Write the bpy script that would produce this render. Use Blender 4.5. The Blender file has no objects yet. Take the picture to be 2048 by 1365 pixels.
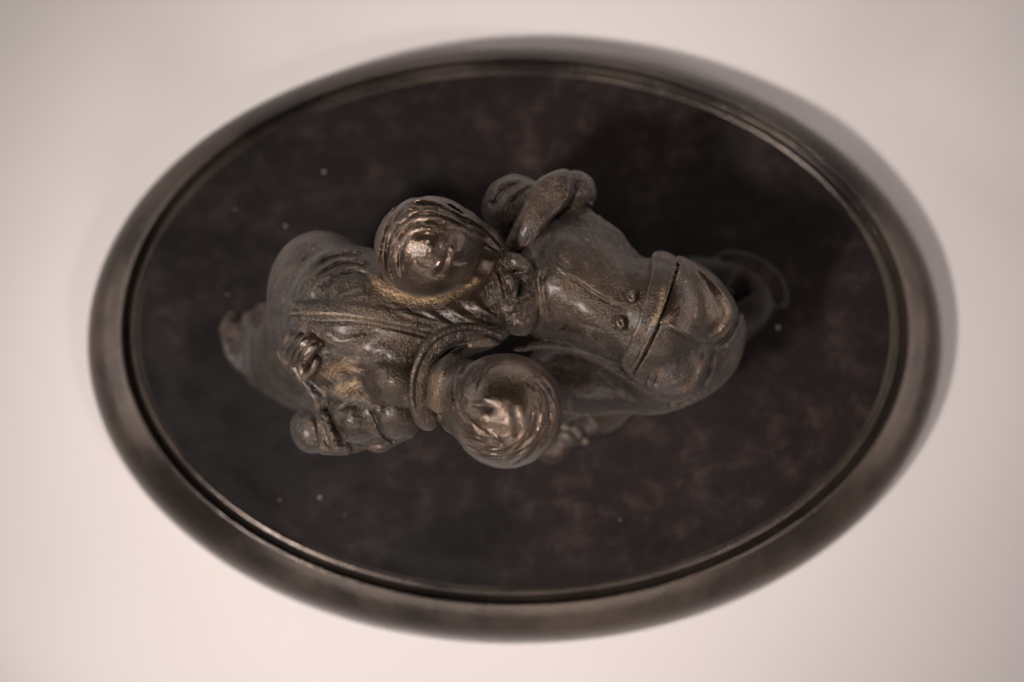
import bpy, math, time
import numpy as np
from mathutils import Vector, Euler

T0 = time.time()
S = bpy.context.scene
rng = np.random.RandomState(7)

# ------------------------------------------------------------------ camera
TILT = math.radians(12.5)
F_PX = 4200.0                       # focal length in pixels of a 2048 px wide frame
DIST = 60.0                         # cm, camera to the top of the base
PLATE = 2.3                         # cm, height of the base's top
DIRV = np.array([0.0, math.sin(TILT), -math.cos(TILT)])
UPV = np.array([0.0, math.cos(TILT), math.sin(TILT)])
RIGHT = np.array([1.0, 0.0, 0.0])
AIM = np.array([-0.085, -0.51, PLATE])
CAM = AIM - DIRV * DIST             # cm

cam_d = bpy.data.cameras.new("camera")
cam = bpy.data.objects.new("camera", cam_d)
S.collection.objects.link(cam)
cam.location = Vector(CAM * 0.01)
cam.rotation_euler = Euler((TILT, 0, 0))
cam_d.sensor_width = 36
cam_d.lens = F_PX * 36 / 2048
cam_d.clip_start = 0.02
cam_d.clip_end = 50
cam_d.dof.use_dof = True
cam_d.dof.focus_distance = 0.512
cam_d.dof.aperture_fstop = 7.5
S.camera = cam

# ------------------------------------------------------------------ light
w = bpy.data.worlds.new("World"); S.world = w; w.use_nodes = True
bg = w.node_tree.nodes["Background"]
bg.inputs[0].default_value = (1.0, 0.90, 0.86, 1); bg.inputs[1].default_value = 0.055

def lamp(name, loc, aim, size, power, col, size_y=None):
    l = bpy.data.lights.new(name, 'AREA'); l.energy = power; l.color = col
    l.size = size
    if size_y: l.shape = 'RECTANGLE'; l.size_y = size_y
    o = bpy.data.objects.new(name, l); S.collection.objects.link(o)
    o.location = loc
    o.rotation_euler = (Vector(aim) - Vector(loc)).to_track_quat('-Z', 'Y').to_euler()
    return o
def spot(name, loc, aim, power, angle, radius, col):
    l = bpy.data.lights.new(name, 'SPOT'); l.energy = power; l.color = col
    l.spot_size = math.radians(angle); l.spot_blend = 1.0; l.shadow_soft_size = radius
    o = bpy.data.objects.new(name, l); S.collection.objects.link(o); o.location = loc
    o.rotation_euler = (Vector(aim) - Vector(loc)).to_track_quat('-Z', 'Y').to_euler()
spot("key_spotlight", (-0.58, -0.57, 1.15), (-.015, -.01, 0), 130, 16.5, .055, (1, .945, .905))
spot("side_spotlight", (0.50, -0.55, 0.85), (.01, -.01, 0), 19, 20, .09, (1, .90, .87))
for nm, x, y, z, e in (("added_rim_fill", -1.0, .25, .32, 8), ("added_rim_fill", 1.0, .15, .30, 6), ("added_rim_fill", .1, 1.0, .28, 5), ("added_rim_fill", -.1, -1.05, .32, 8)):  # area lights added low all round to make the figures' rims pale
    lamp(nm, (x, y, z), (0, 0, .08), 1.3, e, (1, .93, .90), .30)

S.view_settings.view_transform = 'Standard'
S.view_settings.look = 'None'
S.view_settings.exposure = 0.0
S.view_settings.gamma = 1.0

# ------------------------------------------------------------------ pixel <-> place
def P(px, py, z):
    d = DIRV * F_PX + RIGHT * (px - 1024.0) - UPV * (py - 682.5)
    t = (z - CAM[2]) / d[2]
    return CAM + d * t
def CMPP(px, py, z):
    q = P(px, py, z) - CAM
    return float(q @ DIRV) / F_PX
def project(X, Y, Z):
    x = X - CAM[0]; y = Y - CAM[1]; z = Z - CAM[2]
    dep = y * DIRV[1] + z * DIRV[2]
    return 1024.0 + F_PX * x / dep, 682.5 - F_PX * (y * UPV[1] + z * UPV[2]) / dep

# ------------------------------------------------------------------ relief drawn with a modelling tool
MX0, MY0, MW, MH = 380, 300, 1240, 680
def spline(pts, n=14):
    p = np.array(pts, float)
    if len(p) == 2: 
        t = np.linspace(0, 1, n * 2)[:, None]; return p[0] * (1 - t) + p[1] * t
    q = np.vstack([2 * p[0] - p[1], p, 2 * p[-1] - p[-2]])
    out = []
    for i in range(1, len(q) - 2):
        t = np.linspace(0, 1, n, endpoint=False)[:, None]
        a, b, c, d = q[i - 1], q[i], q[i + 1], q[i + 2]
        out.append(0.5 * (2 * b + (c - a) * t + (2 * a - 5 * b + 4 * c - d) * t * t + (3 * b - a - 3 * c + d) * t ** 3))
    out.append(p[-1:]); return np.vstack(out)

class Relief:
    def __init__(s): s.m = np.zeros((MH, MW), np.float32)
    def _near(s, pts, reach):
        c = spline(pts)[:, :2]
        x0 = max(int(c[:, 0].min() - reach), MX0); x1 = min(int(c[:, 0].max() + reach) + 1, MX0 + MW)
        y0 = max(int(c[:, 1].min() - reach), MY0); y1 = min(int(c[:, 1].max() + reach) + 1, MY0 + MH)
        if x1 <= x0 or y1 <= y0: return None
        gx, gy = np.meshgrid(np.arange(x0, x1, dtype=np.float32), np.arange(y0, y1, dtype=np.float32))
        bd = np.full(gx.shape, 1e9, np.float32); bt = np.zeros_like(bd); sd = np.zeros_like(bd)
        L = len(c)
        for i in range(L):
            a = c[max(i - 1, 0)]; b = c[min(i + 1, L - 1)]; tx, ty = b - a
            n = math.hypot(tx, ty) + 1e-9
            dx = gx - c[i, 0]; dy = gy - c[i, 1]
            d = dx * dx + dy * dy; m = d < bd
            bd[m] = d[m]; bt[m] = i / (L - 1)
            sd[m] = ((dx * ty - dy * tx) / n)[m]
        return (slice(y0 - MY0, y1 - MY0), slice(x0 - MX0, x1 - MX0)), np.sqrt(bd), bt, sd
    def ridge(s, pts, width, depth, taper=0.25):
        r = s._near(pts, width * 3)
        if r is None: return s
        sl, d, t, _ = r
        e = np.clip(np.minimum(t, 1 - t) / max(taper, 1e-3), 0, 1); e = e * e * (3 - 2 * e)
        s.m[sl] += depth * e * np.exp(-(d / width) ** 2); return s
    def step(s, pts, sharp, fall, depth, side=1, taper=0.2):
        """a lap: sharp on one side of the line, easing out over `fall` px on the other"""
        r = s._near(pts, fall * 2.5)
        if r is None: return s
        sl, d, t, sd = r
        x = sd * side
        e = np.clip(np.minimum(t, 1 - t) / max(taper, 1e-3), 0, 1); e = e * e * (3 - 2 * e)
        prof = np.where(x < 0, np.exp(-(d / sharp) ** 2), np.exp(-(d / fall) ** 2))
        s.m[sl] += depth * e * prof; return s
    def patch(s, poly, edge, depth):
        d = polydist(poly)
        s.m += (depth * np.clip(0.5 - d / edge, 0, 1)).astype(np.float32); return s
    def blob(s, x, y, rx, ry, depth, ang=0):
        gx, gy = np.meshgrid(np.arange(MX0, MX0 + MW), np.arange(MY0, MY0 + MH))
        c, n = math.cos(math.radians(ang)), math.sin(math.radians(ang))
        a = ((gx - x) * c + (gy - y) * n) / rx; b = (-(gx - x) * n + (gy - y) * c) / ry
        s.m += (depth * np.exp(-(a * a + b * b))).astype(np.float32); return s
    def at(s, u, v):
        x = np.clip(u - MX0, 0, MW - 1.01); y = np.clip(v - MY0, 0, MH - 1.01)
        i = x.astype(np.int32); j = y.astype(np.int32); fx = x - i; fy = y - j
        m = s.m
        return (m[j, i] * (1 - fx) + m[j, i + 1] * fx) * (1 - fy) + (m[j + 1, i] * (1 - fx) + m[j + 1, i + 1] * fx) * fy

def polydist(poly, smooth=True):
    c = np.array(poly, float)
    if smooth:
        q = np.vstack([c, c[:1]]); c = spline_closed(c)
    gx, gy = np.meshgrid(np.arange(MX0, MX0 + MW, dtype=np.float32), np.arange(MY0, MY0 + MH, dtype=np.float32))
    best = np.full(gx.shape, 1e12, np.float32); ins = np.zeros(gx.shape, bool)
    n = len(c)
    for i in range(n):
        ax, ay = c[i]; bx, by = c[(i + 1) % n]
        ex, ey = bx - ax, by - ay
        wx = gx - ax; wy = gy - ay
        t = np.clip((wx * ex + wy * ey) / (ex * ex + ey * ey + 1e-9), 0, 1)
        d = (wx - ex * t) ** 2 + (wy - ey * t) ** 2
        np.minimum(best, d, out=best)
        cond = ((ay > gy) != (by > gy)) & (gx < (bx - ax) * (gy - ay) / (by - ay + 1e-12) + ax)
        ins ^= cond
    d = np.sqrt(best); d[ins] *= -1
    return d
def spline_closed(p, n=6):
    q = np.vstack([p[-1:], p, p[:2]]); out = []
    for i in range(1, len(q) - 2):
        t = np.linspace(0, 1, n, endpoint=False)[:, None]
        a, b, c, d = q[i - 1], q[i], q[i + 1], q[i + 2]
        out.append(0.5 * (2 * b + (c - a) * t + (2 * a - 5 * b + 4 * c - d) * t * t + (3 * b - a - 3 * c + d) * t ** 3))
    return np.vstack(out)

# ------------------------------------------------------------------ solid modelling on a grid (cm)
class Solid:
    """signed distance field, meshed with surface nets"""
    def __init__(s, x0, x1, y0, y1, z0, z1, h=0.036):
        pts = np.array([P(x, y, z) for x in (x0, x1) for y in (y0, y1) for z in (z0, z1)])
        lo = pts.min(0); hi = pts.max(0); lo[2] = z0; hi[2] = z1
        s.h = h; s.lo = lo; n = np.ceil((hi - lo) / h).astype(int) + 1; s.n = n
        s.x = (lo[0] + h * np.arange(n[0])).astype(np.float32)
        s.y = (lo[1] + h * np.arange(n[1])).astype(np.float32)
        s.z = (lo[2] + h * np.arange(n[2])).astype(np.float32)
        s.f = np.full(n, 5.0, np.float32)
    def box(s, lo, hi, m):
        i0 = np.maximum(np.floor((lo - m - s.lo) / s.h).astype(int), 0)
        i1 = np.minimum(np.ceil((hi + m - s.lo) / s.h).astype(int) + 1, s.n)
        if (i1 <= i0).any(): return None
        sl = tuple(slice(a, b) for a, b in zip(i0, i1))
        return sl, s.x[sl[0]][:, None, None], s.y[sl[1]][None, :, None], s.z[sl[2]][None, None, :]
    def mix(s, sl, d, k, op):
        f = s.f[sl]
        if op == 'add':
            if k > 0:
                hh = np.clip(0.5 + 0.5 * (f - d) / k, 0, 1); s.f[sl] = f * (1 - hh) + d * hh - k * hh * (1 - hh)
            else: s.f[sl] = np.minimum(f, d)
        else:
            g = -d
            if k > 0:
                hh = np.clip(0.5 - 0.5 * (f - g) / k, 0, 1); s.f[sl] = f * (1 - hh) + g * hh + k * hh * (1 - hh)
            else: s.f[sl] = np.maximum(f, g)
    def E(s, px, py, z, rx, ry, rz, ang=0, k=0.25, op='add', dip=0):
        c = P(px, py, z); sc = CMPP(px, py, z); r = np.array([rx * sc, ry * sc, rz])
        b = s.box(c - r.max(), c + r.max(), 0.45)
        if b is None: return s
        sl, X, Y, Z = b; X = X - c[0]; Y = Y - c[1]; Z = Z - c[2]
        a = math.radians(ang); ca, sa = math.cos(a), math.sin(a)
        U = X * ca + Y * sa; V = -X * sa + Y * ca
        if dip:
            q = math.radians(dip); U, Z = U * math.cos(q) + Z * math.sin(q), -U * math.sin(q) + Z * math.cos(q)
        k0 = np.sqrt((U / r[0]) ** 2 + (V / r[1]) ** 2 + (Z / r[2]) ** 2) + 1e-6
        k1 = np.sqrt((U / r[0] ** 2) ** 2 + (V / r[1] ** 2) ** 2 + (Z / r[2] ** 2) ** 2) + 1e-6
        s.mix(sl, k0 * (k0 - 1) / k1, k, op); return s
    def C(s, pts, k=0.15, op='add', curve=False, flat=1.0):
        q = np.array(pts, float)
        if curve: q = spline(q, 5)
        w_ = [(P(a, b, z), r * CMPP(a, b, z)) for a, b, z, r in q]
        for (a, ra), (b_, rb) in zip(w_[:-1], w_[1:]):
            m = max(ra, rb)
            bb = s.box(np.minimum(a, b_) - m, np.maximum(a, b_) + m, 0.35)
            if bb is None: continue
            sl, X, Y, Z = bb; e = b_ - a; L = float(e @ e) + 1e-9
            X = X - a[0]; Y = Y - a[1]; Z = Z - a[2]
            t = np.clip((X * e[0] + Y * e[1] + Z * e[2]) / L, 0, 1)
            d = np.sqrt((X - e[0] * t) ** 2 + (Y - e[1] * t) ** 2 + ((Z - e[2] * t) * flat) ** 2) - (ra + (rb - ra) * t)
            s.mix(sl, d, k, op)
        return s
    def near(s, lim=0.5):
        idx = np.nonzero(np.abs(s.f) < lim)
        X, Y, Z = s.x[idx[0]], s.y[idx[1]], s.z[idx[2]]
        return idx, X, Y, Z
    def relief(s, rel, zmin=None, fade=1.5):
        idx, X, Y, Z = s.near()
        u, v = project(X, Y, Z)
        d = rel.at(u, v)
        if zmin is not None: d = d * np.clip((Z - zmin) / fade, 0, 1)
        s.f[idx] -= d; return s
    def rough(s, amp, freq, seed, oct_=10):
        r = np.random.RandomState(seed); idx, X, Y, Z = s.near(0.3); a = np.zeros_like(X)
        for i in range(oct_):
            k = r.normal(size=3); k /= np.linalg.norm(k); k *= freq * r.uniform(.6, 1.6)
            a += np.sin(X * k[0] + Y * k[1] + Z * k[2] + r.uniform(0, 6.28))
        s.f[idx] -= amp * a / math.sqrt(oct_); return s
    def hair(s, px, py, z, pole, twist, amp, n, seed):
        """locks combed round a crown"""
        idx, X, Y, Z = s.near(0.3); c = P(px, py, z)
        D = np.stack([X - c[0], Y - c[1], Z - c[2]], -1); D /= np.linalg.norm(D, axis=1)[:, None] + 1e-6
        pv = np.array(pole, float); pv /= np.linalg.norm(pv)
        e1 = np.cross(pv, [0, 1, 0.2]); e1 /= np.linalg.norm(e1); e2 = np.cross(pv, e1)
        ct = D @ pv; th = np.arccos(np.clip(ct, -1, 1)); ph = np.arctan2(D @ e2, D @ e1)
        q = ph + twist * th
        r = np.random.RandomState(seed); a = 0
        for f_, w_ in ((n, 1.0), (int(n * 1.7), .6), (int(n * 2.9), .4)):
            a = a + w_ * (1 - 2 * np.abs(np.sin(0.5 * f_ * q + 1.3 * np.sin(2.1 * th * 2 + r.uniform(0, 6)) + r.uniform(0, 6) + 0.8 * np.sin(3 * q + r.uniform(0, 6)))))
        s.f[idx] -= amp * a * np.clip((th - 0.25) / 0.6, 0, 1); return s
    def clip(s, poly, soft=0.02, smooth=True):
        """keep what lies over a plan outline"""
        d = polydist(poly, smooth)
        rel = Relief(); rel.m = d.astype(np.float32)
        idx, X, Y, Z = s.near(3.0); u, v = project(X, Y, Z)
        dd = rel.at(u, v) * 0.012
        f = s.f[idx]; hh = np.clip(0.5 - 0.5 * (f - dd) / soft, 0, 1)
        s.f[idx] = f * (1 - hh) + dd * hh + soft * hh * (1 - hh)
        return s
    def copy(s):
        o = Solid.__new__(Solid); o.__dict__.update(s.__dict__); o.f = s.f.copy(); return o
    def mesh(s, name, dust=None):
        F = s.f
        for ax in range(3):
            sl = [slice(None)] * 3
            for e in (0, -1): sl[ax] = e; F[tuple(sl)] = np.maximum(F[tuple(sl)], 0.01)
        I = F < 0
        c = np.zeros(np.array(F.shape) - 1, np.int8)
        for dx in (0, 1):
            for dy in (0, 1):
                for dz in (0, 1):
                    c += I[dx:I.shape[0] - 1 + dx, dy:I.shape[1] - 1 + dy, dz:I.shape[2] - 1 + dz]
        act = (c > 0) & (c < 8)
        ix = np.nonzero(act); N = len(ix[0])
        ids = np.full(act.shape, -1, np.int32); ids[ix] = np.arange(N)
        pos = np.zeros((N, 3), np.float64); cnt = np.zeros(N)
        def g(o): return F[ix[0] + o[0], ix[1] + o[1], ix[2] + o[2]].astype(np.float64)
        for ax in range(3):
            o1, o2 = [a for a in range(3) if a != ax]
            for p_ in (0, 1):
                for q_ in (0, 1):
                    a = [0, 0, 0]; a[o1] = p_; a[o2] = q_; b = list(a); b[ax] = 1
                    fa, fb = g(a), g(b); m = (fa < 0) != (fb < 0)
                    t = fa[m] / (fa[m] - fb[m])
                    v = np.zeros((m.sum(), 3)); v[:] = a; v[:, ax] = t
                    pos[m] += v; cnt[m] += 1
        pos = pos / cnt[:, None] + np.stack(ix, -1)
        pos = (s.lo + pos * s.h)
        quads = []
        for ax in range(3):
            o1, o2 = (ax + 1) % 3, (ax + 2) % 3
            A = [slice(1, -1)] * 3; B = [slice(1, -1)] * 3
            A[ax] = slice(0, -1); B[ax] = slice(1, None)
            ia, ib = I[tuple(A)], I[tuple(B)]
            m = np.nonzero(ia != ib); inside = ia[m]
            cc = [m[0] + 1, m[1] + 1, m[2] + 1]; cc[ax] = m[ax]
            def cell(d1, d2):
                k = [cc[0].copy(), cc[1].copy(), cc[2].copy()]; k[o1] -= d1; k[o2] -= d2
                return ids[k[0], k[1], k[2]]
            q = np.stack([cell(1, 1), cell(0, 1), cell(0, 0), cell(1, 0)], -1)
            q[~inside] = q[~inside][:, ::-1]
            quads.append(q)
        q = np.vstack(quads); q = q[(q >= 0).all(1)]
        me = mesh_np(name, pos * 0.01, q)
        if dust is not None:
            u, v = project(pos[:, 0], pos[:, 1], pos[:, 2])
            a = me.attributes.new("dust", 'FLOAT', 'POINT')
            a.data.foreach_set("value", np.clip(dust.at(u, v), 0, 1).astype(np.float32) * np.clip((pos[:, 2] - 7) / 1.0, 0, 1).astype(np.float32))
        return me

def mesh_np(name, V, Q):
    me = bpy.data.meshes.new(name)
    me.vertices.add(len(V)); me.vertices.foreach_set("co", np.ascontiguousarray(V, np.float32).ravel())
    me.loops.add(Q.size); me.loops.foreach_set("vertex_index", np.ascontiguousarray(Q, np.int32).ravel())
    me.polygons.add(len(Q)); me.polygons.foreach_set("loop_start", np.arange(0, Q.size, Q.shape[1], dtype=np.int32))
    me.polygons.foreach_set("use_smooth", np.ones(len(Q), bool))
    me.update(calc_edges=True); me.validate(); return me

def obj(name, me, mat, parent=None, label=None, **kw):
    o = bpy.data.objects.new(name, me); S.collection.objects.link(o)
    if mat: me.materials.clear(); me.materials.append(mat)
    o.parent = parent
    if label: o['label'] = label
    for k, v in kw.items(): o[k] = v
    return o
# ------------------------------------------------------------------ materials
class NT:
    def __init__(s, name):
        s.m = bpy.data.materials.new(name); s.m.use_nodes = True; s.t = s.m.node_tree
        s.b = s.t.nodes["Principled BSDF"]; s.geo = s.t.nodes.new("ShaderNodeTexCoord")
    def n(s, kind, **kw):
        o = s.t.nodes.new(kind)
        for k, v in kw.items():
            if k.startswith('i_'):
                key = k[2:]; key = int(key) if key.isdigit() else key.replace('_', ' ')
                if hasattr(v, 'links') or isinstance(v, bpy.types.NodeSocket): s.t.links.new(v, o.inputs[key])
                else: o.inputs[key].default_value = v
            else: setattr(o, k, v)
        return o
    def noise(s, scale, detail=4, rough=.55, vec=None):
        return s.n("ShaderNodeTexNoise", i_Vector=(vec or s.geo.outputs["Object"]), i_Scale=scale, i_Detail=float(detail), i_Roughness=rough).outputs["Fac"]
    def ramp(s, fac, stops):
        r = s.n("ShaderNodeValToRGB", i_Fac=fac); e = r.color_ramp.elements
        while len(e) < len(stops): e.new(0.5)
        for i, (p, c) in enumerate(stops):
            e[i].position = p; e[i].color = (c, c, c, 1) if not isinstance(c, tuple) else (*c, 1)
        return r.outputs["Color"]
    def mixc(s, fac, a, b):
        o = s.n("ShaderNodeMix", data_type='RGBA'); 
        for v, i in ((fac, 0), (a, 6), (b, 7)):
            if isinstance(v, bpy.types.NodeSocket): s.t.links.new(v, o.inputs[i])
            else: o.inputs[i].default_value = v if not isinstance(v, tuple) else (*v, 1)
        return o.outputs[2]
    def math(s, op, a, b=0.0, clamp=False):
        return s.n("ShaderNodeMath", operation=op, use_clamp=clamp, i_0=a, i_1=b).outputs[0]
    def set(s, **kw):
        for k, v in kw.items():
            k = k.replace('_', ' ')
            if isinstance(v, bpy.types.NodeSocket): s.t.links.new(v, s.b.inputs[k])
            else: s.b.inputs[k].default_value = v if not isinstance(v, tuple) else (*v, 1)
    def bump(s, hgt, dist, strength=1.0, normal=None):
        o = s.n("ShaderNodeBump", i_Height=hgt, i_Distance=dist, i_Strength=strength)
        if normal: s.t.links.new(normal, o.inputs["Normal"])
        return o.outputs["Normal"]

def bronze(name="patinated_bronze", c1=(.017, .012, .0105), c2=(.048, .031, .020), r0=.21, r1=.37, bs=1.0, sh=.06):
    k = NT(name)
    big = k.noise(55, 5, .6); mid = k.noise(260, 5, .65); fine = k.noise(1500, 3, .6); grain = k.noise(3600, 2, .5)
    col = k.mixc(k.ramp(big, [(.36, 0.), (.66, 1.)]), c1, c2)
    col = k.mixc(k.ramp(mid, [(.52, 0.), (.72, .65)]), col, (.11, .065, .04))
    g = k.n("ShaderNodeNewGeometry")
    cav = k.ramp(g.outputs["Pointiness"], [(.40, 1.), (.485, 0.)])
    edge = k.ramp(g.outputs["Pointiness"], [(.515, 0.), (.60, 1.)])
    du = k.n("ShaderNodeAttribute", attribute_name="dust").outputs["Fac"]
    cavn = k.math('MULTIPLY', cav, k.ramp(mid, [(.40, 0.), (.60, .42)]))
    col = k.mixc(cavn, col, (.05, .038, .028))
    col = k.mixc(k.math('MULTIPLY', edge, .25), col, (.30, .20, .13))
    dn = k.math('MULTIPLY', du, k.ramp(fine, [(.38, .15), (.62, 1.)]), True)
    col = k.mixc(dn, col, (.42, .28, .16))
    rough = k.ramp(k.math('ADD', k.math('MULTIPLY', big, .5), k.math('MULTIPLY', mid, .5)), [(.38, r0), (.62, r1)])
    rough = k.mixc(dn, rough, (.85, .85, .85))
    k.set(Base_Color=col, Metallic=.8, Roughness=rough, Specular_IOR_Level=.7, Coat_Weight=.18, Coat_Roughness=.3, Sheen_Weight=sh, Sheen_Roughness=.36, Sheen_Tint=(1.0, .90, .84))
    n1 = k.bump(mid, .0008, .8 * bs, k.bump(k.noise(110, 4, .6), .0012, .45 * bs)); n2 = k.bump(fine, .0005, .9 * bs, n1); n3 = k.bump(grain, .00014, .8 * bs, n2)
    k.set(Normal=n3)
    return k.m
def base_bronze():
    k = NT("dark_brown_base_bronze")
    big = k.noise(13, 8, .66); mid = k.noise(90, 8, .74); fine = k.noise(1200, 3, .6)
    col = k.mixc(k.ramp(big, [(.44, 0.), (.64, 1.)]), (.0055, .0042, .0042), (.0105, .0066, .006))
    col = k.mixc(k.math('MULTIPLY', k.ramp(mid, [(.50, 0.), (.70, .9)]), k.ramp(big, [(.45, .05), (.62, 1.)])), col, (.036, .021, .017))
    rough = k.ramp(mid, [(.35, .38), (.65, .55)])
    k.set(Base_Color=col, Metallic=.15, Roughness=rough, Specular_IOR_Level=.14)
    k.set(Normal=k.bump(fine, .0002, .4, k.bump(mid, .0006, .35)))
    return k.m
def rim_bronze():
    k = NT("polished_brown_rim_bronze")
    big = k.noise(30, 5, .6); mid = k.noise(160, 5, .65); fine = k.noise(1200, 3, .6)
    col = k.mixc(k.ramp(big, [(.4, 0.), (.62, 1.)]), (.032, .025, .022), (.062, .046, .036))
    k.set(Base_Color=col, Metallic=.75, Roughness=k.ramp(big, [(.38, .20), (.62, .36)]), Specular_IOR_Level=.4)
    k.set(Normal=k.bump(fine, .0002, .3, k.bump(mid, .0005, .25)))
    return k.m
def paper():
    k = NT("matte_off_white_cover")
    a = k.noise(9, 3, .5); f = k.noise(900, 3, .6)
    k.set(Base_Color=k.mixc(a, (.43, .388, .374), (.475, .432, .418)), Roughness=.9, Specular_IOR_Level=.2)
    k.set(Normal=k.bump(f, .0001, .3))
    return k.m
M_RUB = bronze("rubbed_brown_bronze", (.028, .018, .013), (.070, .042, .026), .12, .22, .45, .04)
M_B, M_BASE, M_RIM, M_PAPER = bronze(), base_bronze(), rim_bronze(), paper()
def speck():
    k = NT("pale_dust"); k.set(Base_Color=(.12, .10, .092), Roughness=.9); return k.m
M_SPECK = speck()

# ------------------------------------------------------------------ table cover (setting)
def cover():
    n = 220; xs = np.linspace(-60, 60, n); X, Y = np.meshgrid(xs, xs, indexing='ij')
    Z = np.zeros_like(X)
    for cx, cy, sx, sy, a, ang in ((12.5, 9.6, 3.0, 1.6, -.75, 40), (15.2, 5.6, 3.5, 1.6, -.65, -35), 
                                   (-14, -11, 5, 2.2, -.32, -25), (14, -11.5, 5, 2, -.22, 20), (4, 13, 6, 1.5, -.12, 5)):  # hollows invented in the cover so that it shades into soft dark patches
        c, s_ = math.cos(math.radians(ang)), math.sin(math.radians(ang))
        u = ((X - cx) * c + (Y - cy) * s_) / sx; v = (-(X - cx) * s_ + (Y - cy) * c) / sy
        Z += a * np.exp(-u * u - v * v)
    Z -= 0.03
    V = np.stack([X, Y, Z], -1).reshape(-1, 3) * .01
    i = np.arange(n * n).reshape(n, n)
    Q = np.stack([i[:-1, :-1], i[1:, :-1], i[1:, 1:], i[:-1, 1:]], -1).reshape(-1, 4)
    o = obj('tabletop', mesh_np('tabletop', V, Q), M_PAPER, kind='structure')
    o['label'] = 'pale pinkish off white matte surface under the oval bronze base'
cover()

# ------------------------------------------------------------------ base
root = bpy.data.objects.new('bronze_statuette', None); S.collection.objects.link(root)
root['label'] = 'dark bronze statuette of two embracing figures on an oval stepped base, seen from above'
root['category'] = 'statuette'

AR, BR = 11.26, 8.03
def lathe(prof, n=256, cap=True, name='m', closed=False):
    th = np.linspace(0, 2 * math.pi, n, endpoint=False); V = []; 
    for ox, oy, z in prof:
        V.append(np.stack([(AR + ox) * np.cos(th), (BR + oy) * np.sin(th), np.full(n, z)], -1))
    V = np.vstack(V); m = len(prof); Q = []
    i = np.arange(n); j = (i + 1) % n
    for r in range(m - 1 + (1 if closed else 0)):
        r2 = (r + 1) % m
        Q.append(np.stack([r * n + i, r * n + j, r2 * n + j, r2 * n + i], -1))
    Q = np.vstack(Q)
    return V, Q
def smooth_prof(p, n=7): return [tuple(x) for x in spline(p, n)]
# moulded skirt of the base: foot, ovolo flank, rounded top edge, drop into the groove
flank = smooth_prof([(1.28, .90, 0.0), (1.29, .90, .45), (1.26, .88, .85), (1.15, .81, 1.24), (.94, .67, 1.58), (.66, .47, 1.86), (.38, .29, 2.08), (.14, .11, 2.26), (.05, .04, 2.32), (0, 0, 2.34)], 6)
drop = [(-.02, -.02, 2.33), (-.035, -.035, 2.28), (-.05, -.05, 2.12), (-.08, -.08, 2.05), (-.24, -.24, 2.03)]
V, Q = lathe(flank + drop)
base_skirt = None
# the plate carries the statuette; its edge bead is a part of it
plate_prof = [(-.23, -.23, 1.2), (-.23, -.23, 2.06), (-.25, -.25, 2.12), (-.27, -.27, 2.15)]
pp = [(-.25, -.25, 2.16)] + [(-.25 - .01, -.26, 2.17)]
def plate():
    n = 256; rings = []
    for t in np.linspace(0, 1, 40):
        rings.append((-(.30) - t * (AR - .30) * .999, -(.30) - t * (BR - .30) * .999, PLATE - .04 - .05 * (1 - (1 - t) ** 8)))
    V_, Q_ = lathe(plate_prof + rings, n)
    r = V_[:, :2]
    z = V_[:, 2]; mk = np.hypot(r[:, 0] / 10.2, r[:, 1] / 7.0) < 1
    nz = 0
    rr = np.random.RandomState(3)
    for i in range(14):
        a = rr.uniform(0, 6.28); k_ = rr.uniform(.3, 1.6)
        nz = nz + np.sin(V_[:, 0] * k_ * math.cos(a) + V_[:, 1] * k_ * math.sin(a) + rr.uniform(0, 6.28))
    z[mk] += .008 * nz[mk]
    me = mesh_np('base', V_ * .01, Q_); return me
base = obj('base', plate(), M_BASE, root, 'mottled near black oval plate with red brown bloom')
obj('base_moulding', mesh_np('base_moulding', V * .01, Q), M_RIM, base, 'rounded brown moulding round the oval plate')
bead = [(-.385 + .125 * math.cos(a), -.385 + .125 * math.cos(a), 2.20 + .10 * math.sin(a)) for a in np.linspace(-math.pi / 2, 1.5 * math.pi, 14, endpoint=False)]
V, Q = lathe(bead, closed=True)
obj('raised_line', mesh_np('raised_line', V * .01, Q), M_RIM, base)
def specks():
    V = []; Q = []
    rr = np.random.RandomState(11)
    sp = [(648, 344, .055), (571, 452, .05), (640, 995, .055), (1555, 655, .07), (455, 590, .03), (560, 1000, .03), (690, 1030, .03), (470, 420, .03), (1240, 1040, .03), (1500, 940, .03)]
    sp += [(rr.uniform(380, 1680), rr.uniform(260, 1080), rr.uniform(.005, .011)) for _ in range(170)]
    for px, py, r in sp:
        c = P(px, py, PLATE - .085)
        if (c[0] / 10.5) ** 2 + (c[1] / 7.2) ** 2 > 1: continue
        b = len(V)
        for zz, q in ((0, 1.), (.6, .8)):
            for a in range(6): V.append((c[0] + r * q * math.cos(a * 1.047), c[1] + r * q * math.sin(a * 1.047), c[2] + r * zz))
        V.append((c[0], c[1], c[2] + r)); t = len(V) - 1
        for a in range(6):
            a2 = (a + 1) % 6
            Q.append((b + a, b + a2, b + 6 + a2)); Q.append((b + a, b + 6 + a2, b + 6 + a)); Q.append((b + 6 + a, b + 6 + a2, t))
    return mesh_np('dust', np.array(V) * .01, np.array(Q))
obj('dust', specks(), M_SPECK, base, kind='stuff')

#FIGURES
# ------------------------------------------------------------------ patina dust lying in the seams
dust = Relief()
D_ = dust.ridge
D_([(735, 545), (770, 580), (820, 597), (862, 600), (905, 590), (945, 565), (955, 550)], 9, .95, .12)
D_([(640, 745), (690, 735), (720, 740)], 13, .55); D_([(660, 790), (700, 775), (725, 765)], 12, .6)
D_([(880, 720), (868, 770), (872, 815), (895, 835)], 15, .45); D_([(930, 690), (990, 683)], 9, .5); D_([(600, 745), (615, 760)], 9, .4)
D_([(1330, 560), (1318, 620), (1300, 660)], 5, .5)
D_([(580, 628), (680, 632), (780, 648)], 5, .3)

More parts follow.
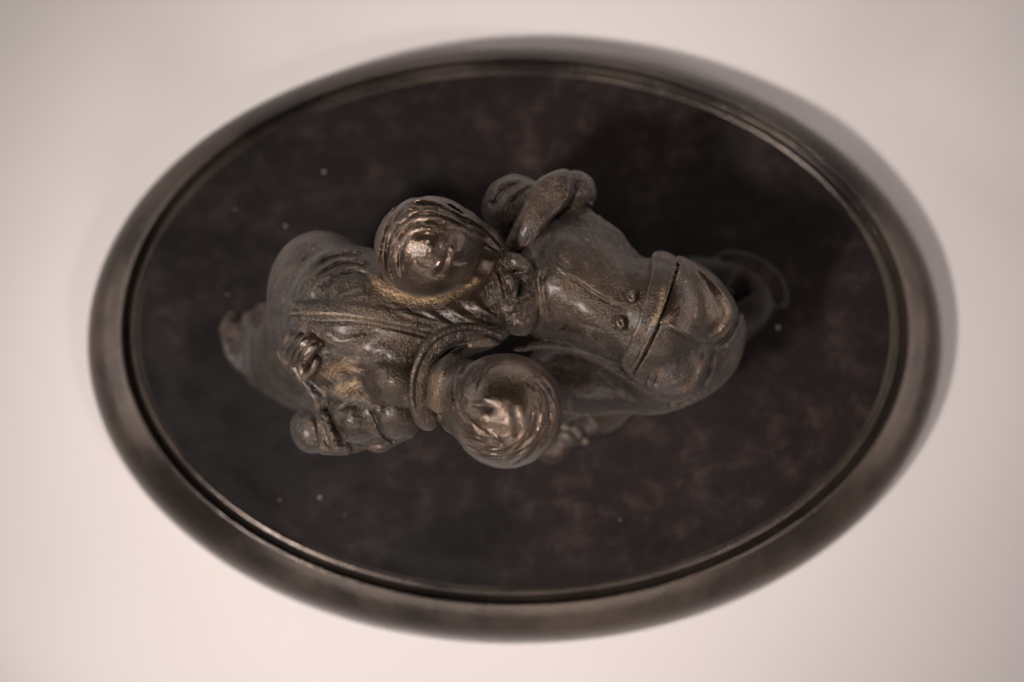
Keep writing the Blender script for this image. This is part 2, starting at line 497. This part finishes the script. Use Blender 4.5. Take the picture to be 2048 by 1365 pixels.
# ------------------------------------------------------------------ left figure
def left_body():
    s = Solid(400, 1075, 440, 925, 2.2, 11.6, .040)
    # skirt to the plate
    s.C([(640, 640, 7.0, 95), (640, 680, 5.0, 112), (630, 705, 3.2, 120)], k=.4)
    s.E(600, 705, 2.25, 138, 92, .36, -12, k=.6)
    s.E(505, 670, 2.05, 66, 90, .24, 20, k=.5)
    # body and back
    s.E(648, 606, 7.3, 112, 143, 2.1, 8, k=.4)
    s.E(700, 640, 8.55, 142, 150, 1.75, 0, k=.35)
    s.E(800, 640, 9.0, 150, 130, 1.35, 8, k=.4)
    s.E(930, 640, 9.2, 120, 70, 1.1, 15, k=.35)
    # right shoulder, neck rise
    s.C([(800, 740, 9.3, 62), (840, 760, 9.3, 60)], k=.35)
    s.E(790, 765, 9.5, 55, 40, .8, 20, k=.35)
    s.C([(640, 770, 8.3, 30), (690, 790, 8.4, 40)], k=.3); s.E(745, 805, 8.5, 80, 45, .9, 0, k=.3)
    s.C([(560, 705, 8.75, 9), (590, 745, 8.7, 9), (625, 785, 8.6, 11), (645, 805, 8.5, 12)], k=.12, curve=True)
    s.C([(625, 800, 8.2, 22), (640, 820, 8.3, 22)], k=.15)
    s.C([(900, 770, 9.8, 62), (960, 800, 10.4, 70)], k=.3)
    # hollows
    s.E(672, 752, 9.7, 34, 22, .5, -10, k=.2, op='cut')
    s.E(628, 772, 9.4, 15, 22, .5, 30, k=.15, op='cut')
    r = Relief(); R, T = r.ridge, r.step
    # jacket lap over the skirt at the left
    T([(742, 505), (690, 497), (640, 512), (606, 545), (585, 590), (574, 640), (572, 690)], 3, 26, .11, 1, .1)
    T([(745, 528), (700, 515), (655, 528), (618, 560), (597, 600)], 3, 15, .09, 1, .2)
    T([(745, 545), (705, 532), (665, 543), (632, 570), (608, 606)], 3, 14, .07, 1, .2)
    T([(748, 565), (715, 555), (680, 565), (655, 585)], 4, 14, .05, 1, .3)
    R([(735, 575), (700, 580), (668, 600)], 4, .035); R([(745, 590), (715, 594), (690, 606)], 4, .03)
    R([(620, 580), (640, 560), (665, 552)], 5, .05)
    R([(735, 515), (700, 508), (655, 520), (625, 548)], 6, -.10); R([(745, 538), (705, 524), (665, 532), (630, 560)], 5, -.10); R([(746, 555), (710, 542), (675, 552)], 4, -.07)
    R([(660, 488), (610, 520), (578, 570), (566, 620), (566, 670)], 4, -.05)
    R([(548, 640), (556, 700), (590, 760), (620, 800)], 7, -.05); R([(545, 590), (541, 640), (548, 690)], 5, .04)
    # band across the back: raised strip with a rounded left end
    r.patch([(572, 612), (590, 606), (690, 605), (790, 620), (880, 642), (960, 668), (1000, 686), (960, 690), (880, 672), (790, 650), (690, 634), (600, 631), (574, 634)], 6, .085)
    R([(585, 640), (690, 644), (790, 659), (880, 681)], 5, -.06)
    R([(640, 640), (740, 652), (840, 678), (880, 690)], 5, .05)
    # drag folds below the seam with the head
    for a, b, wd, dp in (((880, 605), (1010, 668), 6, .07), ((860, 618), (985, 672), 5, -.07), ((830, 612), (950, 655), 5, .05), ((905, 600), (1020, 655), 5, -.07),
                         ((930, 590), (1030, 650), 6, .07), ((800, 606), (900, 648), 4, -.05), ((770, 600), (850, 626), 4, .04), ((955, 590), (1040, 660), 4, -.06), ((760, 612), (900, 655), 5, -.05)):
        m = ((a[0] + b[0]) / 2 - 6, (a[1] + b[1]) / 2 + 6)
        R([a, m, b], wd, dp, .35)
    # kneaded shoulder blade
    for x, y, rx, ry, dp, an in ((755, 700, 40, 14, .07, -15), (700, 715, 30, 10, -.05, -12), (830, 700, 30, 14, .05, -25), (780, 725, 36, 9, -.05, 10), (660, 670, 20, 10, .05, 30), (640, 690, 20, 7, -.06, 25),
                                 (700, 680, 34, 8, .05, -15), (730, 665, 30, 6, -.04, -10), (722, 738, 24, 6, -.07, 12), (790, 765, 26, 18, .08, 10), (812, 800, 8, 7, .06, 0)):
        r.blob(x, y, rx, ry, dp, an)
    # hollow between collar and neck
    R([(950, 672), (895, 680), (860, 715), (848, 765), (850, 810)], 14, -.22, .15)
    R([(975, 690), (925, 700), (890, 730), (872, 770)], 8, .10, .2); R([(960, 684), (905, 695), (876, 730), (860, 790)], 5, -.08)
    s.relief(r, 6.0, 1.0)
    # folds of the low skirt
    q = Relief(); R = q.ridge
    for pts, wd, dp in (([(560, 560), (500, 600), (450, 640), (420, 700)], 14, .15), ([(530, 600), (490, 640), (470, 700), (500, 780)], 12, -.3), ([(500, 600), (480, 620), (476, 660)], 9, -.3),
                        ([(560, 640), (525, 650), (515, 700), (540, 760), (620, 800)], 13, .25), ([(560, 690), (545, 700), (560, 740)], 10, -.3), ([(440, 620), (450, 690), (500, 760), (600, 810)], 14, .2),
                        ([(540, 625), (520, 640), (505, 650)], 9, -.35)):
        R(pts, wd * 1.4, dp * .25, .2)
    idx, X, Y, Z = s.near(); u, v = project(X, Y, Z)
    s.f[idx] -= q.at(u, v) * np.clip((4.6 - Z) / .8, 0, 1)
    s.rough(.010, 5, 21).rough(.005, 16, 22)
    return s
lb = left_body()
left = obj('figure', lb.mesh('figure', dust), M_B, root, 'left figure in a pleated garment with a band across the back')

def head_mesh_left():
    s = Solid(868, 1140, 690, 950, 9.0, 13.9, .028)
    s.E(1012, 822, 12.0, 114, 115, 1.42, 0)
    s.E(985, 812, 11.0, 98, 98, 1.3, 0, k=.3)
    s.C([(905, 800, 10.3, 30), (930, 820, 11.0, 38)], k=.2)
    s.C([(884, 835, 10.4, 10), (900, 850, 10.6, 12), (915, 868, 10.7, 7)], k=.1)
    r = Relief(); R, T = r.ridge, r.step
    q = np.random.RandomState(5)
    def lock(cx, cy, rx, ry, a0, a1, f0, f1, wd, dp):
        t = np.linspace(0, 1, 5); a = np.radians(a0 + (a1 - a0) * t); f = f0 + (f1 - f0) * t
        R([(cx + rx * f_ * math.cos(b), cy - ry * f_ * math.sin(b)) for b, f_ in zip(a, f)], wd, dp, .35)
    for i in range(120):                                 # combed locks winding out from the crown
        a0 = q.uniform(-230, 60); f0 = q.uniform(.50, .95)
        lock(1006, 808, 112 if f0 < .8 else 108, 112, a0, a0 - q.uniform(25, 55), f0, f0 + q.uniform(.10, .22), q.uniform(1.6, 3.4), q.choice([-1, -1, 1]) * q.uniform(.012, .032))
    for x, y, rx, ry, dp, an in ((963, 797, 24, 8, .04, 0), (966, 813, 24, 6, -.045, 5), (970, 838, 24, 15, .045, 15), (985, 868, 22, 6, .04, 35), (978, 858, 22, 5, -.04, 30), (994, 882, 24, 5, -.035, 35),
                                 (1052, 846, 11, 32, .045, -12), (1034, 850, 7, 28, -.04, -8), (1072, 850, 7, 28, -.03, -12), (1020, 845, 7, 22, .03, 0)):
        r.blob(x, y, rx, ry, dp, an)
    s.relief(r, 9.5, 1.0); s.rough(.006, 9, 5)
    return s.mesh('hair', dust)
hl = obj('hair', head_mesh_left(), M_RUB, left, 'round head of smooth swept hair at the lower edge of the group')

def collar():
    s = Solid(808, 1015, 640, 870, 8.6, 11.4, .026)
    path = [(1000, 672, 10.2, 5), (950, 655, 10.35, 6), (898, 662, 10.45, 6), (856, 690, 10.45, 6), (831, 735, 10.3, 6), (823, 780, 10.0, 6), (829, 820, 9.6, 6), (844, 843, 9.3, 7), (862, 838, 9.2, 9)]
    s.C(path, k=.04, curve=True)
    low = [(x + (14 if y > 680 else 6), y + (2 if y > 680 else 10), z - .28, 17) for x, y, z, r in path[1:-1]]
    s.C(low, k=.14, curve=True, flat=1.2)
    s.rough(.006, 9, 6)
    return s.mesh('collar', dust)
obj('collar', collar(), M_B, left)

def sleeve():
    s = Solid(640, 850, 745, 915, 6.8, 10.2, .028)
    s.E(710, 832, 8.4, 56, 54, .85, 0, k=.1)
    s.E(785, 818, 8.45, 58, 58, .95, 0, k=.3)
    s.C([(690, 870, 7.9, 25), (760, 880, 7.9, 22), (815, 858, 7.9, 20)], k=.2)
    r = Relief(); R, T = r.ridge, r.step
    R([(713, 772), (735, 800), (752, 840), (768, 872), (790, 885)], 4, -.09, .1)
    T([(713, 772), (735, 800), (752, 840), (768, 872), (790, 885)], 3, 12, .05, -1, .15)
    R([(676, 822), (695, 812), (722, 806)], 4, -.06); R([(680, 800), (700, 795), (716, 800)], 4, .05); R([(700, 788), (716, 786)], 4, -.04)
    r.blob(705, 845, 24, 20, .05); r.blob(752, 818, 15, 18, .06); r.blob(786, 832, 22, 20, .05); r.blob(770, 812, 8, 26, -.05, -20); r.blob(743, 824, 5, 5, -.04)
    R([(740, 795), (775, 785), (805, 800)], 5, -.06); R([(745, 782), (780, 774), (812, 790)], 5, .05)
    R([(690, 880), (740, 893), (800, 878)], 4, -.05); R([(670, 860), (700, 885), (750, 896)], 4, .03)
    r.m *= 1.15; s.relief(r, 6.5, 1.0); s.rough(.006, 12, 8).rough(.004, 34, 9)
    return s.mesh('sleeve', dust)
obj('sleeve', sleeve(), M_B, left, 'short puffed sleeve with a deep crease')

def forearm():                                           # the arm carried down to the left, with a hand at its end
    s = Solid(575, 760, 790, 920, 6.4, 10.0, .026)
    s.E(624, 862, 7.75, 42, 46, .6, 20, k=.1); s.C([(612, 850, 7.8, 26), (634, 830, 7.9, 16)], k=.15)
    s.C([(655, 815, 8.2, 18), (640, 850, 8.1, 25), (655, 885, 7.9, 22)], k=.15)
    s.C([(650, 893, 8.05, 17), (690, 896, 8.0, 15)], k=.1)
    s.C([(700, 895, 7.6, 12), (725, 893, 7.5, 9)], k=.06)
    # knuckled finger lying on top
    s.C([(640, 830, 8.6, 9), (652, 842, 8.85, 12), (658, 860, 8.85, 10), (664, 878, 8.8, 11), (674, 892, 8.6, 12)], k=.08, curve=True)
    s.C([(668, 835, 8.2, 9), (678, 858, 8.3, 9), (688, 882, 8.2, 9)], k=.05, curve=True)
    r = Relief(); R = r.ridge
    R([(664, 825), (667, 850), (682, 885)], 3, -.08); R([(640, 838), (650, 862), (660, 890), (668, 904)], 3, -.05)
    R([(628, 828), (636, 860), (640, 900)], 4, -.05); R([(672, 898), (688, 893), (694, 902)], 3, .04)
    for i, (x, y) in enumerate(((648, 838), (656, 850), (650, 846), (668, 874), (676, 882), (664, 866), (680, 890))): r.blob(x, y, 5, 4, (.05 if i % 2 else -.05))
    s.relief(r, 6.0, 1.0); s.rough(.006, 14, 12)
    return s.mesh('forearm', dust)
obj('forearm', forearm(), M_B, left, 'lowered arm ending in a smooth rounded lobe')

# ------------------------------------------------------------------ right figure
def right_fields():
    s = Solid(1000, 1520, 395, 850, 4.6, 11.6, .038)
    s.E(1115, 560, 9.15, 98, 125, 1.45, -12, k=.3)
    s.C([(1140, 565, 9.35, 108), (1210, 605, 9.35, 100), (1290, 628, 9.2, 113)], k=.2)
    s.C([(1135, 440, 8.9, 46), (1200, 500, 8.9, 50), (1262, 560, 8.8, 48)], k=.25)
    s.E(1335, 662, 7.1, 156, 150, 1.9, -10, k=.3)
    s.E(1300, 700, 6.3, 140, 122, 1.6, 0, k=.4)
    s.C([(1290, 722, 6.3, 102), (1180, 742, 6.0, 84), (1120, 752, 5.8, 72)], k=.4)
    s.C([(1030, 698, 8.6, 5), (1085, 686, 8.95, 12), (1145, 692, 8.95, 14), (1205, 718, 8.8, 14), (1270, 760, 8.4, 13), (1345, 796, 7.8, 10)], k=.12, curve=True)
    s.E(1128, 728, 7.55, 54, 19, .75, -33, k=.3, op='cut')
    return s
rf = right_fields()
flapbase = rf.copy()
def right_body():
    s = rf
    r = Relief(); R, T = r.ridge, r.step
    T([(1125, 540), (1160, 562), (1200, 590), (1245, 612)], 3, 15, .055, 1, .15)
    R([(1127, 545), (1165, 570), (1205, 597), (1250, 618)], 3, -.05)
    R([(1115, 500), (1130, 515), (1150, 535)], 3, .04); R([(1105, 525), (1125, 542), (1150, 556)], 3, .04)
    R([(1165, 445), (1195, 490), (1225, 540), (1262, 580)], 5, -.05); T([(1175, 450), (1205, 495), (1232, 540), (1265, 575)], 3, 18, .05, -1)
    R([(1150, 455), (1180, 500), (1205, 540)], 4, -.03); R([(1190, 440), (1230, 500), (1270, 545)], 6, .03)
    R([(1085, 490), (1100, 530), (1085, 560), (1090, 600), (1100, 650)], 5, -.07); T([(1078, 520), (1074, 560), (1082, 590)], 3, 10, .05, 1)
    R([(1110, 450), (1092, 500), (1080, 545)], 7, -.06)
    R([(1100, 655), (1160, 648), (1225, 668)], 5, -.05); R([(1090, 670), (1150, 665), (1215, 695)], 5, .03); R([(1180, 665), (1220, 690), (1245, 720)], 9, -.10)
    r.blob(1130, 600, 50, 30, .05, 30); r.blob(1180, 630, 40, 20, .03, 20); r.blob(1110, 610, 12, 24, -.04); r.blob(1250, 620, 40, 26, -.03, 60)
    # hem strand below: thin drag lines on the side of the skirt
    for i in range(6):
        R([(1150 + 9 * i, 692 + 4 * i), (1200 + 8 * i, 724 + 4 * i), (1265 + 9 * i, 764 + 3 * i), (1340, 797 + i)], 2.6, (-.035 if i % 2 else .03), .3)
    R([(1200, 760), (1260, 790), (1330, 812)], 8, -.04); R([(1130, 790), (1200, 800), (1290, 815)], 10, .03); R([(1180, 740), (1240, 770), (1280, 800)], 9, -.06)
    R([(1480, 600), (1484, 650), (1465, 710), (1430, 760)], 5, -.03)
    R([(1385, 512), (1422, 538), (1455, 578), (1477, 618), (1472, 648), (1452, 678), (1426, 696)], 4, -.13, .15); R([(1428, 698), (1419, 744), (1394, 788), (1348, 807), (1298, 798)], 4, -.09, .15)
    s.relief(r, 4.5, 1.0); s.rough(.007, 6, 31).rough(.004, 18, 32)
    return s
right = obj('figure', right_body().mesh('figure', dust), M_B, root, 'right figure bent forward in a buttoned tailcoat')

def flap(poly, dome, t, name, seed, rel=None):
    s = flapbase.copy()
    s.E(*dome, k=.25)
    s.f -= t
    s.clip(poly, .015)
    if rel: s.relief(rel, 5, 1)
    s.rough(.005, 8, seed)
    # keep only the cloth: hollow out what lies deep inside
    idx = np.nonzero(flapbase.f < -.35); s.f[idx] = np.maximum(s.f[idx], (-.35 - flapbase.f[idx]))
    return s.mesh(name, dust)
def crop(poly_src): return poly_src
r1 = Relief(); r1.ridge([(1385, 530), (1412, 552), (1440, 586), (1460, 620), (1456, 640), (1440, 664), (1412, 678), (1375, 668), (1340, 650)], 3, .03, .08); r1.ridge([(1378, 540), (1404, 562), (1430, 594), (1446, 622), (1440, 645), (1412, 664), (1375, 656)], 7, -.02, .1); r1.ridge([(1358, 520), (1346, 560), (1328, 618), (1312, 650)], 3.2, -.12, .1); r1.ridge([(1350, 530), (1335, 580), (1320, 640)], 6, -.05); r1.ridge([(1330, 648), (1355, 655), (1385, 672), (1420, 682)], 8, .05)
r2 = Relief(); r2.ridge([(1412, 696), (1403, 738), (1382, 776), (1345, 791), (1308, 782)], 3, .03, .1); r2.ridge([(1400, 700), (1392, 735), (1372, 766), (1342, 778)], 7, -.02, .1); r2.ridge([(1332, 605), (1318, 645), (1290, 705), (1262, 750)], 3.6, -.13, .1); r2.blob(1355, 720, 26, 34, .06, 20); r2.ridge([(1300, 700), (1280, 735), (1270, 760)], 7, .04); r2.ridge([(1290, 690), (1268, 725)], 4, -.05)
for i in range(5): r2.ridge([(1300 + 7 * i, 740 + 3 * i), (1285 + 7 * i, 770 + 2 * i)], 2.5, (.02 if i % 2 else -.02))
obj('coat_tail', flap([(1322, 622), (1290, 680), (1250, 738), (1268, 762), (1305, 787), (1345, 797), (1385, 782), (1408, 740), (1418, 700), (1420, 676), (1400, 650), (1360, 635)],
                      (1338, 720, 8.5, 92, 84, 1.05, 0), .15, 'coat_tail', 41, r2), M_B, right, 'lower coat tail with a pale worn patch')
obj('coat_tail', flap([(1352, 514), (1330, 570), (1312, 640), (1335, 650), (1372, 672), (1412, 684), (1445, 668), (1462, 640), (1467, 620), (1445, 582), (1415, 548), (1385, 524)],
                      (1382, 605, 8.75, 98, 92, 1.0, 0), .28, 'coat_tail', 42, r1), M_RUB, right, 'upper coat tail overlapping the lower one, dark pitted surface')
rb = Relief(); rb.step([(1350, 520), (1335, 580), (1312, 640), (1285, 700), (1258, 744)], 2.5, 14, .035, 1, .05)
obj('half_belt', flap([(1308, 505), (1350, 514), (1342, 560), (1322, 625), (1290, 695), (1260, 746), (1244, 726), (1262, 680), (1285, 615), (1302, 555)],
                      (1290, 620, 9.0, 60, 118, 1.1, 20), .30, 'half_belt', 43, rb), M_B, right)

def button(px, py, z):
    s = Solid(px - 26, px + 26, py - 26, py + 26, z - .5, z + .5, .012)
    s.E(px, py, z, 13, 15, .17, 10, k=.02); s.E(px, py, z - .13, 17, 19, .10, 10, k=.03)
    s.E(px, py, z + .19, 7, 8, .06, 0, k=.05, op='cut')
    return s.mesh('button')
def top_at(s, px, py):
    for z in np.arange(11.5, 5, -.02):
        q = (P(px, py, z) - s.lo) / s.h; i = tuple(np.round(q).astype(int))
        if s.f[i] < 0: return z
    return 8
for px, py in ((1263, 594), (1241, 646)):
    obj('button', button(px, py, top_at(rf, px, py) + .08), M_RUB, right)

def head_mesh_right():
    s = Solid(735, 1075, 375, 640, 8.4, 13.7, .028)
    s.E(855, 495, 11.8, 104, 101, 1.40, 0)
    s.E(882, 472, 11.3, 82, 66, 1.1, -18, k=.3)
    s.E(830, 500, 10.9, 82, 88, 1.3, 0, k=.3)
    s.C([(890, 500, 10.9, 52), (1000, 560, 9.7, 44)], k=.25)
    s.C([(925, 462, 11.2, 42), (970, 484, 10.8, 28), (1005, 512, 10.4, 17)], k=.2)
    r = Relief(); R, T = r.ridge, r.step
    cx, cy = 872, 520
    q = np.random.RandomState(9)
    def P4(u, f):                                        # u: left rim 0 .. nape 1, f: 1 rim .. 0 crown
        rim = spline([(760, 575), (752, 530), (756, 480), (776, 428), (812, 398), (850, 394), (892, 404), (935, 430), (975, 458), (1010, 498)], 8)
        core = spline([(845, 560), (825, 545), (822, 520), (832, 495), (850, 480), (872, 474), (900, 474), (930, 484), (960, 500), (1005, 518)], 8)
        k_ = int(np.clip(u, 0, 1) * (len(rim) - 1)); return tuple(rim[k_] * f + core[k_] * (1 - f))
    for i in range(110):                                 # irregular locks swept round to the nape
        u0 = q.uniform(0, .85); f0 = q.uniform(.22, 1.0); L = q.uniform(.12, .34); dr = q.uniform(-.05, .14)
        R([P4(u0 + L * t, f0 - dr * t) for t in np.linspace(0, 1, 6)], q.uniform(1.7, 3.8), q.choice([-1, 1]) * q.uniform(.02, .055) * (.5 + .6 * f0), .3)
    for f0 in (.95, .83, .71):                 # a few deep main locks
        b = [P4(t, f0 - .10 * t) for t in np.linspace(.38, 1.0, 8)]
        R(b, 4.5, .05, .3); R([(x + 1, y + 7) for x, y in b], 3, -.085, .3)
    # modelled dents in the crown
    for pts, wd, dp in (([(850, 512), (862, 500), (860, 480)], 6, .03), ([(878, 478), (892, 505), (889, 545)], 6, -.04), ([(828, 514), (845, 527), (862, 531)], 5, -.035), ([(868, 540), (878, 530), (884, 518)], 4.5, .06),
                        ([(800, 500), (804, 525), (815, 550)], 5, -.04), ([(820, 480), (845, 470), (875, 472)], 6, -.04), ([(896, 498), (912, 502), (930, 500)], 6, .045), ([(900, 520), (920, 525), (940, 520)], 5, -.04), ([(850, 552), (875, 560), (900, 553)], 6, .04)): R(pts, wd, dp, .35)
    for x, y, rx, ry, dp, an in ((866, 500, 12, 22, .05, 25), (836, 530, 24, 16, .05, 35), (890, 520, 9, 36, -.05, 14),
                                 (812, 532, 5, 16, -.04, 10), (880, 562, 10, 6, .04, 10)):
        r.blob(x, y, rx, ry, dp * .7, an + 12)
    s.relief(r, 9.0, 1.0); s.rough(.008, 8, 15)
    return s.mesh('hair', dust)
obj('hair', head_mesh_right(), M_RUB, right, 'head with hair swept round the crown and gathered towards the coat')

def coat_collar():
    s = Solid(985, 1215, 325, 560, 7.4, 11.8, .026)
    s.E(1080, 430, 9.32, 120, 74, 1.10, 58, k=.1); s.E(1112, 385, 9.2, 60, 60, 1.15, 0, k=.4)
    s.clip([(998, 515), (1018, 468), (1032, 432), (1050, 395), (1072, 364), (1102, 345), (1132, 339), (1146, 356), (1144, 388), (1127, 420), (1100, 446), (1083, 478), (1078, 525), (1040, 545), (1005, 540)], .22)
    s.E(1148, 388, 9.1, 44, 46, .75, -30, k=.03)
    s.C([(1120, 440, 8.9, 26), (1150, 445, 8.8, 32), (1180, 460, 8.7, 34)], k=.2)
    s.E(1176, 430, 9.0, 24, 22, .6, -30, k=.05, op='cut')
    r = Relief(); R = r.ridge; T = r.step
    r.blob(1098, 408, 22, 30, -.07, -40); r.blob(1130, 392, 3, 3, -.05); R([(1130, 350), (1138, 380), (1122, 412), (1098, 438)], 4, .04)
    T([(1165, 352), (1185, 375), (1192, 400)], 3, 7, .06, -1, .1)
    s.relief(r, 7.5, .5); s.rough(.006, 9, 51).rough(.003, 30, 52)
    return s.mesh('coat_collar', dust)
obj('coat_collar', coat_collar(), M_B, right, 'broad smooth turned back collar at the top of the coat')

def far_sleeve():
    s = Solid(945, 1110, 340, 540, 6.6, 10.8, .032)
    s.E(1026, 428, 8.8, 62, 73, 1.45, 10, k=.2); s.E(1050, 430, 9.0, 60, 66, 1.2, 10, k=.3)
    s.C([(1040, 470, 8.4, 50), (1060, 500, 8.2, 50)], k=.3)
    s.E(988, 425, 9.35, 11, 12, .3, 0, k=.08)
    r = Relief(); R = r.ridge
    for pts, wd, dp in (([(1055, 366), (1020, 372), (995, 395), (980, 430)], 4, -.09), ([(1062, 368), (1035, 380), (1010, 405), (1000, 440)], 5, .08), ([(1068, 372), (1045, 385), (1022, 400), (1012, 430)], 4, -.07),
                        ([(1040, 358), (1005, 366), (978, 392)], 4, .06), ([(975, 400), (968, 440), (975, 470)], 5, -.06), ([(1000, 400), (985, 410), (976, 400)], 4, -.05), ([(990, 460), (1010, 480), (1000, 500)], 6, .06)): R(pts, wd, dp * .7, .25)
    s.relief(r, 6.0, 1.0); s.rough(.012, 10, 53)
    return s.mesh('sleeve', dust)
obj('sleeve', far_sleeve(), M_B, right, 'gathered sleeve behind the broad collar')

def bow():
    s = Solid(940, 1100, 490, 690, 8.2, 11.6, .024)
    s.E(1008, 572, 9.75, 54, 70, .80, -25, k=.2); s.E(1040, 630, 9.8, 40, 42, .62, 0, k=.25); s.E(1062, 590, 9.8, 30, 46, .6, 0, k=.3)
    s.C([(958, 545, 10.3, 6), (968, 525, 10.45, 6), (990, 515, 10.5, 7), (1015, 512, 10.4, 8)], k=.1, curve=True)
    s.C([(1005, 520, 10.45, 10), (1030, 524, 10.6, 14), (1052, 536, 10.55, 11), (1062, 546, 10.35, 5)], k=.1, curve=True)
    s.C([(1000, 535, 10.5, 7), (1012, 556, 10.6, 9), (1026, 578, 10.5, 7), (1032, 596, 10.35, 4)], k=.08, curve=True)
    r = Relief(); R = r.ridge
    for a, b, wd, dp in (((968, 535), (990, 600), 4, -.07), ((980, 530), (1002, 605), 3.5, .06), ((990, 535), (1014, 610), 3.5, -.08), ((1000, 560), (1024, 625), 3, .05), ((960, 555), (975, 610), 4, .05),
                         ((975, 575), (1000, 640), 3.5, -.05), ((1010, 600), (1035, 650), 3, -.05), ((1040, 555), (1034, 600), 4, -.10), ((1020, 540), (1050, 548), 3, -.08)):
        R([a, ((a[0] + b[0]) / 2 + 5, (a[1] + b[1]) / 2 - 4), b], wd, dp, .3)
    for x, y, rx, ry, d in ((982, 562, 6, 5, .05), (1045, 545, 6, 4, .05), (1022, 578, 4, 9, .06), (1035, 628, 8, 6, .06), (1020, 622, 6, 5, -.05), (1050, 642, 7, 6, -.05), (1030, 650, 8, 5, .04), (1010, 545, 5, 5, -.05)): r.blob(x, y, rx, ry, d)
    s.relief(r, 8, 1); s.rough(.008, 14, 55).rough(.005, 30, 56)
    return s.mesh('neck_bow', dust)
obj('neck_bow', bow(), M_B, right, 'crumpled bow between the two heads')

def hand():
    s = Solid(550, 665, 640, 810, 7.8, 11.0, .022)
    up = .35
    s.E(607, 700, 9.2, 30, 34, .55, -20, k=.1)
    fs = [[(604, 668, 9.15 + up, 9), (583, 676, 9.15 + up, 9.5), (571, 695, 8.95 + up, 9), (567, 706, 8.7 + up, 7)],
          [(620, 668, 9.35 + up, 9), (597, 678, 9.4 + up, 10), (582, 697, 9.2 + up, 9.5), (574, 716, 8.9 + up, 7)],
          [(634, 674, 9.5 + up, 9), (612, 682, 9.6 + up, 11), (596, 702, 9.4 + up, 10.5), (586, 728, 9.05 + up, 8)],
          [(645, 686, 9.5 + up, 8), (628, 694, 9.65 + up, 11), (612, 712, 9.5 + up, 11), (600, 738, 9.15 + up, 8)]]
    for f in fs: s.C(f, k=.075, curve=True)
    s.C([(640, 700, 9.2 + up, 9), (634, 722, 9.3 + up, 10), (622, 742, 9.1 + up, 12), (612, 756, 8.8 + up, 9)], k=.05, curve=True)     # thumb
    s.E(606, 734, 9.75, 10, 18, .12, -15, k=.02)
    s.rough(.005, 14, 61)
    return s.mesh('hand', dust)
obj('hand', hand(), M_RUB, right, 'hand with curled fingers gripping the left figure behind the shoulder')

def legs():
    s = Solid(1000, 1420, 640, 960, 2.15, 6.6, .045)
    s.C([(1300, 700, 6.3, 80), (1270, 760, 4.6, 55), (1215, 820, 3.2, 40)], k=.3)
    s.C([(1230, 830, 2.75, 26), (1170, 850, 2.9, 28), (1120, 880, 2.6, 30)], k=.2)
    s.C([(1120, 850, 3.1, 12), (1150, 858, 3.2, 13), (1168, 880, 3.15, 10)], k=.1)
    s.E(1170, 883, 3.3, 9, 8, .12, k=.03)
    s.C([(1200, 760, 5.0, 60), (1100, 800, 4.4, 50), (1060, 850, 3.0, 40), (1100, 895, 2.5, 32)], k=.3)
    s.rough(.01, 5, 71)
    return s.mesh('leg')
obj('leg', legs(), M_B, right, 'lower legs and a buckled shoe under the coat')

def mound():
    s = Solid(1150, 1620, 440, 760, 2.12, 3.9, .05)
    s.E(1400, 610, 2.22, 130, 100, .5, -10, k=.5)
    s.E(1495, 585, 2.12, 62, 72, .28, 0, k=.3); s.E(1470, 590, 2.42, 40, 50, .14, 0, k=.15, op='cut'); s.C([(1440, 512, 2.22, 7), (1500, 520, 2.24, 8), (1556, 560, 2.24, 8), (1568, 610, 2.2, 7)], k=.2, curve=True)
    s.E(1460, 472, 2.14, 30, 12, .12, 0, k=.2)
    s.rough(.02, 4, 81)
    return s.mesh('drapery')
obj('drapery', mound(), M_BASE, root, 'low folded drapery on the plate behind the right figure')
print('script time', round(time.time() - T0, 1), 'tris', sum(len(o.data.polygons) * 2 for o in S.objects if o.type == 'MESH'))
